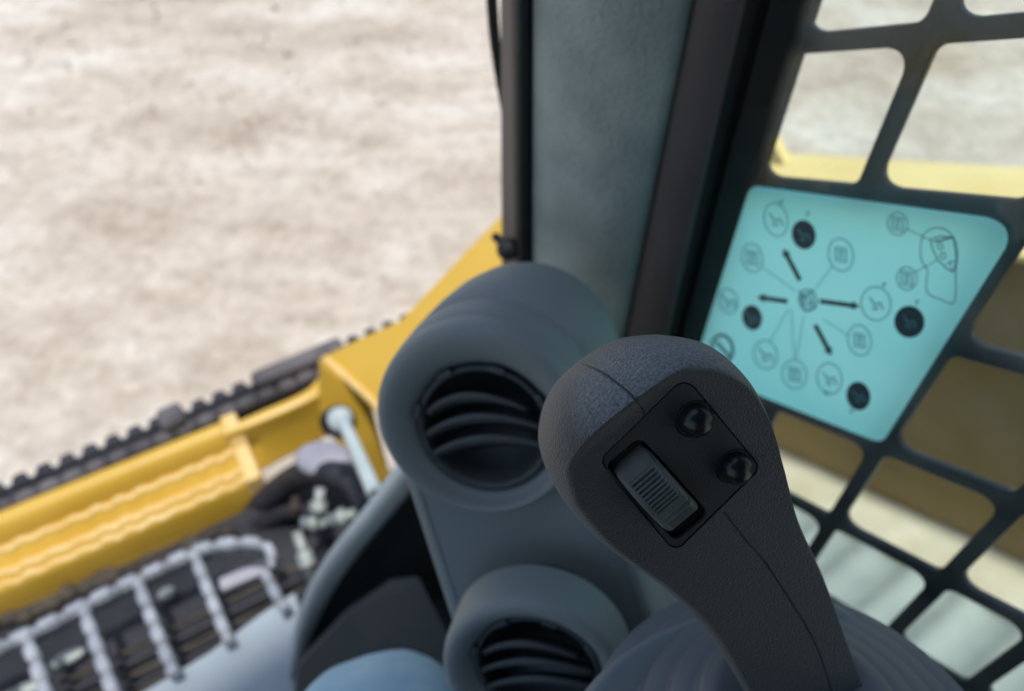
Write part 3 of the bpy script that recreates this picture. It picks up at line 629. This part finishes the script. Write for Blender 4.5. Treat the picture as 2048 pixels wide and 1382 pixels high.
b = MB(); b.prism([hb_(YF, XW + .004, max(ztop, (O2 + EY * outer[0][1])[2]) + .0), hb_(-.9, XW + .004, max(ztop, (O2 + EY * outer[0][1])[2])), hb_(-.9, XW + .004, roofz - .005), hb_(YF, XW + .004, roofz - .005)], MR * .02); b.build('window_header', M['shell'], cs, smooth=False)  # unseen panel added to keep sun off the pod
# right wall under and behind the window
b = MB()
pl = [outer[3] + A([0, -.004]), outer[2] + A([0, -.004])]
P2 = lambda q: O2 + EX * q[0] + EY * q[1]
b.prism([P2(outer[3]) - VZ * .006 + MR * .004, P2(outer[2]) - VZ * .006 + MR * .004, P2(A([outer[2][0], zf - O2[2]])) + MR * .004, P2(A([outer[3][0], zf - O2[2]])) + MR * .004], MR * .02)
b.build('right_wall', M['seal'], cs, smooth=False)

# ------------------------------------------------------------------ outside right: loader arm, ledge, ribbed cover
XA = .96
A0 = CAM + MR * XA
e_in = PP(2040, 528, A0, MR)                       # inner top edge of the arm
eT = PP(2040, 348, e_in, MU)                       # outer top edge, same level
warm = np.dot(eT - e_in, MR)
e_bot = PP(1800, 1022, A0, MR)                     # lower inner edge
hgt = np.dot(e_in - e_bot, MU)
la = thing('lift_boom', A([e_bot[0], e_bot[1], 0]), 'yellow lift boom beyond the right window, bright on top, shaded brown inside', 'lift boom')
def armpt(f, r, u): 
    base = e_in - HD * np.dot(e_in - CAM, HD); return base + HD * f + MR * r + MU * u
f1 = np.dot(PP(1552, 330, e_in, MU) - CAM, HD) + .02
f0 = -.6
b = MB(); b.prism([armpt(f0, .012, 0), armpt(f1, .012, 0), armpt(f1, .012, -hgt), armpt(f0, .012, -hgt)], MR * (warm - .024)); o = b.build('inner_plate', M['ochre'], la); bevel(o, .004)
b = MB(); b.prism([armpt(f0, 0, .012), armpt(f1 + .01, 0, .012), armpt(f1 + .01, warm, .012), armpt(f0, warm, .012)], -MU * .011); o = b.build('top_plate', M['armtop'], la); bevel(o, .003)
# short upright lug at the front end of the arm
q = [PP(x, y, A0 + MR * .05, MR) for x, y in [(1500, 330), (1512, 262), (1535, 262), (1548, 285), (1572, 332)]]
b = MB(); b.prism(q, MR * .02); o = b.build('lug', M['armtop'], la); bevel(o, .004)
u1 = e_bot
xl = np.dot(PP(1800, 1112, u1, MU) - CAM, MR)
lb = lambda f, r, u=0: u1 - HD * np.dot(u1 - CAM, HD) - MR * np.dot(u1 - CAM, MR) + MR * r + HD * f + MU * u
tl_ = thing('track_ledge', A([u1[0], u1[1], 0]), 'sunlit cream dusty ledge running below the loader arm', 'ledge')
b = MB(); b.prism([lb(-.7, xl, 0), lb(1.5, xl, 0), lb(1.5, XA + .02, 0), lb(-.7, XA + .02, 0)], -MU * .3); o = b.build('ledge', M['ledge'], tl_); bevel(o, .004)
cv = thing('ribbed_cover', A([*lb(0, .6)[:2], 0]), 'pale grey green ribbed cover outside, below the side window', 'cover')
G = []
for f in np.linspace(-.7, 1.5, 320):
    k = .5 + .5 * math.cos(f / .088 * 2 * math.pi); G.append([lb(f, r, -.012 + .011 * k ** 1.5 - .001) for r in (XW + .04, xl - .02, xl - .006)] + [lb(f, xl - .004, -.08)])
b = MB(); b.grid(G); b.build('cover_sheet', M['cover'], cv)

# ------------------------------------------------------------------ outside front: yellow crossbeam with serrated step
BD = unit(PZ(500, 985, .60) - PZ(0, 1205, .60))           # beam direction on the level
BN = unit(np.cross(VZ, BD)); 
if np.dot(BN, MF) < 0: BN = -BN                            # away from the cab
B0 = PZ(250, 1072, .60)                                    # near lower edge of the step
def bp_(s, n_, z): return B0 + BD * s + BN * n_ + VZ * z
def s_of(px, py): return np.dot(PZ(px, py, .60) - B0, BD)
def n_of(px, py, z): return np.dot(PZ(px, py, z) - B0, BN)
s_end = s_of(500, 985); 
cb = thing('loader_crossbeam', A([B0[0], B0[1], 0]), 'yellow crossbeam with serrated step and a bracket plate rising behind the console', 'crossbeam')
n1 = n_of(250, 1043, .605); n2 = n_of(250, 996, .615); n3 = n_of(250, 950, .645); n4 = n_of(250, 926, .655); wd = n4
secs = [(-.004, -.075, 0), (-.003, -.004, 0), (0, 0.002, 1), (.008, .002, 1), (.011, -.022, 0), (n1 - .007, -.022, 0), (n1 - .004, .005, 1), (n1 + .006, .005, 1), (n1 + .010, -.018, 0), (n2 - .008, -.018, 0), (n2 - .004, .015, 1), (n2 + .005, .015, 1), (n2 + .010, .006, 0), (n3 - .012, .022, 0), (n3 - .004, .040, 0), (n3 + .002, .050, 0), (n4 + .004, .055, 0), (n4 + .010, .045, 0), (n4 + .010, -.06, 0)]
G = []
for s in np.linspace(-1.3, s_end, 420):
    wv1 = .5 + .5 * math.sin(s / .036 * 2 * math.pi) + .15 * math.sin(s * 211)
    G.append([bp_(s, n_ + (.002 * (wv1 - .5) if fl_ else 0), z + (.0042 * (wv1 - .5) if fl_ else 0)) for n_, z, fl_ in secs])
b = MB(); b.grid(G); b.build('step_tread', M['yellow'], cb)
b = MB(); prof2 = [(n_, z) for n_, z, _ in secs]; 
endp = [(-.006, -.075), (-.004, .008), (n1, .012), (n2, .022), (n3 - .01, .036), (n3, .056), (n4 + .012, .06), (n4 + .012, -.06)]
b.prism([bp_(s_end, n_, z) for n_, z in endp], BD * .026); o = b.build('step_end_plate', M['yellow2'], cb); bevel(o, .004)
# highlights put into the colour: paler crest strips along the ridges
for (n0, z0) in [(0, .002), (n1 - .004, .005), (n2 - .004, .015)]:
    G = []
    for s in np.linspace(-1.3, s_end, 420):
        w_ = .5 + .5 * math.sin(s / .036 * 2 * math.pi) + .15 * math.sin(s * 211); z = z0 + .0028 + .0042 * (w_ - .5); n_ = n0 + .002 * (w_ - .5)
        G.append([bp_(s, n_ - .0005, z - .003), bp_(s, n_ + .001, z), bp_(s, n_ + .0095, z), bp_(s, n_ + .012, z - .004)])
    b = MB(); b.grid(A(G) + 0); b.build('serrated_ridge', M['yellow2'], cb)
# beam continuing to the right-hand bracket
bl = [(440, 858), (520, 822), (600, 786), (632, 760), (652, 722)]
topf = catmull([PZ(*p, .655) for p in bl], 30)
lowf = catmull([PZ(*p, .65) for p in [(452, 872), (528, 842), (606, 808), (650, 780), (672, 735)]], 30)
midf = catmull([PZ(*p, .60) for p in [(470, 905), (540, 880), (610, 850), (655, 832), (690, 820)]], 30)
botf = catmull([PZ(*p, .56) for p in [(490, 960), (560, 920), (620, 890), (665, 868), (700, 860)]], 30)
und = catmull([PZ(*p, .50) for p in [(490, 960), (560, 920), (620, 890), (665, 868), (700, 860)]], 30)
G = [[t + BN * .004 - VZ * .12, t, l, m_, q, u] for t, l, m_, q, u in zip(topf, lowf, midf, botf, und)]
G = A(G); G2 = []
for row in G:
    G2.append([row[0], row[1], row[1] * .5 + row[2] * .5 + VZ * .002, row[2], row[2] * .85 + row[3] * .15 - VZ * .012, row[3], row[4], row[5]])
b = MB(); b.grid(G2); o = b.build('beam', M['yellow'], cb); bevel(o, .003, 2, 25)
# bracket: bright flat flange rising to the right and the web below it
br = cb
fl_pts = [(645, 716, 1.30), (712, 682, 1.31), (800, 640, 1.32), (850, 590, 1.30), (930, 505, 1.26), (1000, 430, 1.22), (1120, 330, 1.18), (1150, 700, 1.10), (900, 760, 1.14), (790, 960, 1.15), (735, 815, 1.22)]
q0 = P(720, 740, 1.28); fn = unit(VZ * .75 - MF * .25 + MR * -.45)
def onp(x, y, off=0): return PP(x, y, q0 + fn * off, fn)
upl = [(640, 716), (712, 680), (800, 640), (850, 588), (930, 503), (1004, 428), (1120, 330), (1160, 520), (1150, 720), (800, 900), (745, 812), (700, 770)]
b = MB(); b.prism([onp(x, y) for x, y in upl], -fn * .016); o = b.build('flange', M['yellow'], br); bevel(o, .004)
wn = unit(VZ * .35 - MF * .8 + MR * -.2)
w0 = onp(690, 770)
web = [(640, 724), (700, 774), (745, 815), (790, 985), (765, 1000), (715, 925), (660, 872), (640, 820)]
b = MB(); b.prism([PP(x, y, w0, wn) for x, y in web], -wn * .02); o = b.build('web_plate', M['yellow'], br); bevel(o, .004)
b = MB(); hc = PP(676, 842, w0, wn); b.lathe(hc, wn, [(.0004, .001), (.001, .024), (.004, .0245), (.006, .026), (.004, .030), (-.002, .0305)], 32); b.build('pin_bore', M['black'], br)
b = MB(); fe = [onp(x, y, .002) for x, y in [(648, 716), (700, 762), (748, 806), (772, 850)]]; b.tube(catmull(fe, 14), .007, 10); b.build('weld_edge', M['yellow2'], br)

# black serrated bar beyond the beam
sb = thing('serrated_bar', PZ(400, 830, 0), 'black toothed bar lying behind the yellow crossbeam', 'toothed bar')
def sline(px): return 966 - .415 * px            # pixel line of the upper edge (x: 0..820)
a0 = PZ(-400, sline(-400) + 14, .62); a1 = PZ(860, sline(860) + 11, .62); sd_ = unit(a1 - a0); sn = unit(np.cross(VZ, sd_)); 
if np.dot(sn, MF) < 0: sn = -sn
Ls_ = np.linalg.norm(a1 - a0)
b = MB(); b.prism([a0, a1, a1 - sn * .05, a0 - sn * .042], -VZ * .04); b.build('bar', M['black'], sb, smooth=False)
b = MB(); nt_ = int(Ls_ / .036)
b = MB()
for i in range(nt_):
    c = a0 + sd_ * (i + .5) * .036 + sn * .004 + VZ * .002
    b.prism([c - sd_ * .016 - sn * .018, c - sd_ * .009 + sn * .004, c - sd_ * .006 + sn * .005, c + sd_ * .006 + sn * .005, c + sd_ * .009 + sn * .004, c + sd_ * .016 - sn * .018], VZ * .006)
b.build('teeth', M['black'], sb, smooth=False)
b = MB()
for i in range(int(1.5 / .036)):
    c = a0 + sd_ * (i * .036 + .02) - sn * .038 + VZ * .004; G = []
    b.lathe(c, VZ, [(-.004, .019), (.004, .018), (.009, .012), (.010, .001)], 14, sx=.6, sref=sn)
b.build('lug_row', M['lump'], sb)
# light scuffed pad further along the bar
b = MB(); c = PZ(598, 728, .64); b.box(c, (sd_, sn, VZ), (.085, .016, .016)); o = b.build('scuff_pad', M['lump'], sb); bevel(o, .01)
b = MB(); c = PZ(345, 838, .64); b.box(c, (sd_, sn, VZ), (.02, .022, .016)); o = b.build('scuff_block', M['lump'], sb); bevel(o, .008)

# ------------------------------------------------------------------ grey serrated step grille, sill and fittings
ZG = .70
sg = thing('step_grille', PZ(250, 1300, ZG - .1), 'galvanised serrated step grille below the yellow crossbeam', 'step grille')
def sawbar(pts_px, w, z, wave=.034, amp=.0028, thick=.006, zf_=None, n=120):
    pts = catmull([PZ(x, y, z) for x, y in pts_px], n); T = np.gradient(pts, axis=0); T /= np.linalg.norm(T, axis=1)[:, None]
    s = np.concatenate([[0], np.cumsum(np.linalg.norm(np.diff(pts, axis=0), axis=1))]); G = []
    for i in range(n):
        N_ = unit(np.cross(VZ, T[i])); a = amp * math.sin(s[i] / wave * 2 * math.pi); up = VZ * amp * .8 * math.sin(s[i] / wave * 2 * math.pi)
        sw_ = abs(((s[i] / wave) % 1) * 2 - 1); up = VZ * (.007 * min(1, sw_ * 2.2) - .004); w2 = w * (.8 + .3 * min(1, sw_ * 2.2)); G.append([pts[i] - N_ * w2 - VZ * .03, pts[i] - N_ * w2 + up, pts[i] + N_ * w2 + up, pts[i] + N_ * w2 - VZ * .03])
    b = MB(); b.grid(G, closev=True); b.F.append((0, 1, 2, 3)); k = (n - 1) * 4; b.F.append((k + 3, k + 2, k + 1, k)); return b
sawbar([(-260, 1400), (-120, 1340), (0, 1288), (100, 1240), (200, 1188), (300, 1140), (390, 1098), (450, 1084), (505, 1082), (538, 1096), (540, 1125)], .0052, ZG, n=420).build('rail', M['galv'], sg)
for pts in [[(-180, 1370), (-120, 1540)], [(-62, 1318), (-5, 1470)], [(46, 1268), (70, 1330), (104, 1440)], [(163, 1214), (190, 1290), (236, 1420)], [(272, 1160), (305, 1245), (345, 1345)], [(385, 1104), (415, 1180), (455, 1280)], [(530, 1148), (552, 1190), (570, 1215)]]:
    sawbar(pts, .0062, ZG - .002, wave=.03, n=110).build('rung', M['galv'], sg)
# lower structure seen through the grille
us = sg
b = MB()
b.prism([PZ(x, y, .56) for x, y in [(-400, 1200), (0, 1235), (330, 1095), (620, 960), (760, 960), (820, 1060), (700, 1130), (560, 1290), (300, 1450), (-300, 1700)]], -VZ * .02); b.build('frame_plate', M['black'], us, smooth=False)
for k, (o1, w_, mm_) in enumerate([(0, .004, 'mud'), (26, .006, 'black'), (52, .004, 'mud'), (78, .004, 'hose'), (98, .006, 'mud')]):
    b = MB(); b.tube(catmull([PZ(620, 1120 + o1, .60), PZ(430, 1215 + o1, .60), PZ(220, 1320 + o1, .60), PZ(-60, 1450 + o1, .60)], 20), w_, 8); b.build('rod', M[mm_], us)
for (x, y, r1, r2) in [(135, 1314, .024, .010), (332, 1186, .013, .011), (40, 1384, .03, .010)]:
    c = PZ(x, y, .585); b = MB(); b.lathe(c, VZ, [(-.004, .01), (.0, .010), (.002, .009), (.003, .0005)], 24, sx=r1 / .01, sref=BD); b.build('bright_slot', M['fit'], us)
c = PZ(490, 1152, .60); b = MB(); b.box(c, (unit(PZ(540, 1130, .6) - PZ(440, 1172, .6)), unit(np.cross(VZ, PZ(540, 1130, .6) - PZ(440, 1172, .6))), VZ), (.037, .011, .008)); o = b.build('cross_block', M['lav'], us); bevel(o, .005)
# mud and dusty underside between beam and grille
ud = thing('dusty_linkage', PZ(380, 1060, .4), 'dusty brown linkage in shadow between crossbeam and step grille', 'linkage')
b = MB()
for i in range(16):
    t = i / 15; x = -20 + 470 * t + rng.uniform(-8, 8); y = 1232 - .43 * x + rng.uniform(4, 26); r = rng.uniform(.008, .016)
    c = PZ(x, y, .575); b.lathe(c, VZ, [(-.01, r), (.0, r), (.006, r * .6), (.007, .0005)], 10, sx=rng.uniform(.8, 1.8), sref=BD)
b.build('linkage', M['mud'], ud)
# hoses and fittings
hs = thing('hydraulic_hose', P(560, 980, 1.2), 'thick black hydraulic hose arching under the crossbeam end', 'hose')
b = MB(); b.tube(catmull([P(455, 1110, 1.34), P(497, 1045, 1.32), P(550, 985, 1.27), P(620, 945, 1.2), P(700, 960, 1.16), P(740, 1010, 1.14)], 40), .022, 16); b.build('hose', M['hose'], hs)
hs2 = thing('hydraulic_hose', P(520, 1050, 1.2), 'thinner black hose curling beneath the thick hose', 'hose')
b = MB(); b.tube(catmull([P(440, 1120, 1.30), P(520, 1050, 1.26), P(600, 1020, 1.22), P(650, 1060, 1.2), P(640, 1150, 1.2)], 40), .013, 14); b.build('hose', M['hose'], hs2)
lc = thing('oval_cap', P(645, 918, 1.16), 'pale lavender oval hose cap beside the yellow bracket', 'hose cap')  # a hose cap; no reservoir is modelled
b = MB(); b.lathe(P(648, 918, 1.18), unit(-F_ + U_ * .5), [(-.03, .028), (.0, .029), (.006, .026), (.009, .018), (.010, .0005)], 32, sx=1.55, sref=R_ * .95 - U_ * .1); b.build('lid', M['lav'], lc)
def fitting(x, y, d, r, h, ax, label, m='fit'):
    t = thing('hose_fitting', P(x, y, d), label, 'fitting', 'zinc fittings by the footwell frame')
    b = MB(); c = P(x, y, d); ax = unit(ax)
    b.lathe(c, ax, [(-h, .0005), (-h, r * .7), (-h * .2, r * .7), (-h * .2, r)], 20); b.lathe(c, ax, [(-h * .2, r), (h * .25, r), (h * .3, r * .85)], 6); b.lathe(c, ax, [(h * .3, r * .6), (h, r * .55), (h * 1.02, .0005)], 20)
    b.build('fitting_body', M[m], t)
fitting(637, 1012, 1.12, .013, .026, U_ + R_ * .1, 'upright zinc fitting left of its low neighbour')
fitting(628, 1046, 1.12, .013, .018, R_, 'low zinc fitting lying beneath the upright one')
fitting(684, 1034, 1.08, .013, .020, U_ * .3 + R_, 'zinc fitting nearest the frame edge')
fitting(612, 1118, 1.02, .012, .038, U_ - R_ * .35, 'long pale fitting lowest beside the frame edge')
fitting(590, 1012, 1.16, .010, .014, U_, 'small brown dusty fitting farthest left', 'mud')
# support strut in the bracket bore
stt = thing('gas_strut', P(690, 850, 1.0), 'pale strut end poking out of the bracket hole', 'strut')
b = MB(); b.tube(catmull([P(684, 838, 1.02), P(706, 885, .98), P(730, 940, .93), P(752, 990, .90)], 16), np.linspace(.008, .010, 16), 14); b.lathe(P(680, 838, 1.02), unit(-F_), [(-.01, .016), (.006, .016), (.010, .012), (.011, .0005)], 24); b.build('rod_end', M['strut'], stt)
# blue grey sill outside the footwell
slc = thing('entry_sill', PZ(440, 1350, .66), 'smooth blue grey sill plate below the step grille', 'sill')
q = [PZ(x, y, .66) for x, y in [(590, 1180), (610, 1260), (590, 1500), (300, 1560), (-60, 1560), (-60, 1530), (285, 1382), (420, 1300), (520, 1225)]]
b = MB(); b.prism(q, -VZ * .04); o = b.build('plate', M['sill'], slc); bevel(o, .006)

# ------------------------------------------------------------------ light
sdir = unit(-MF * .15 + MR * .005 + VZ * .95)
sl = bpy.data.lights.new('sun', 'SUN'); sl.energy = 3.4; sl.angle = math.radians(3.0); sl.color = (1, .965, .91)
so = bpy.data.objects.new('sun', sl); col.objects.link(so); so.rotation_euler = Vector(sdir).to_track_quat('Z', 'Y').to_euler(); so.location = (0, 0, 10)
w = bpy.data.worlds.new('World'); sc.world = w; w.use_nodes = True; nt = w.node_tree; bg = nt.nodes['Background']
sky = nt.nodes.new('ShaderNodeTexSky'); sky.sky_type = 'NISHITA'; sky.sun_disc = False; sky.sun_elevation = math.asin(sdir[2]); sky.sun_rotation = math.atan2(sdir[0], sdir[1]); sky.dust_density = 2.5; sky.air_density = 1.2
nt.links.new(sky.outputs[0], bg.inputs[0]); bg.inputs[1].default_value = .15
sc.view_settings.view_transform = 'Standard'; sc.view_settings.look = 'None'; sc.view_settings.exposure = 0; sc.view_settings.gamma = 1
sc.cycles.max_bounces = 10; sc.cycles.diffuse_bounces = 6; sc.cycles.transparent_max_bounces = 12
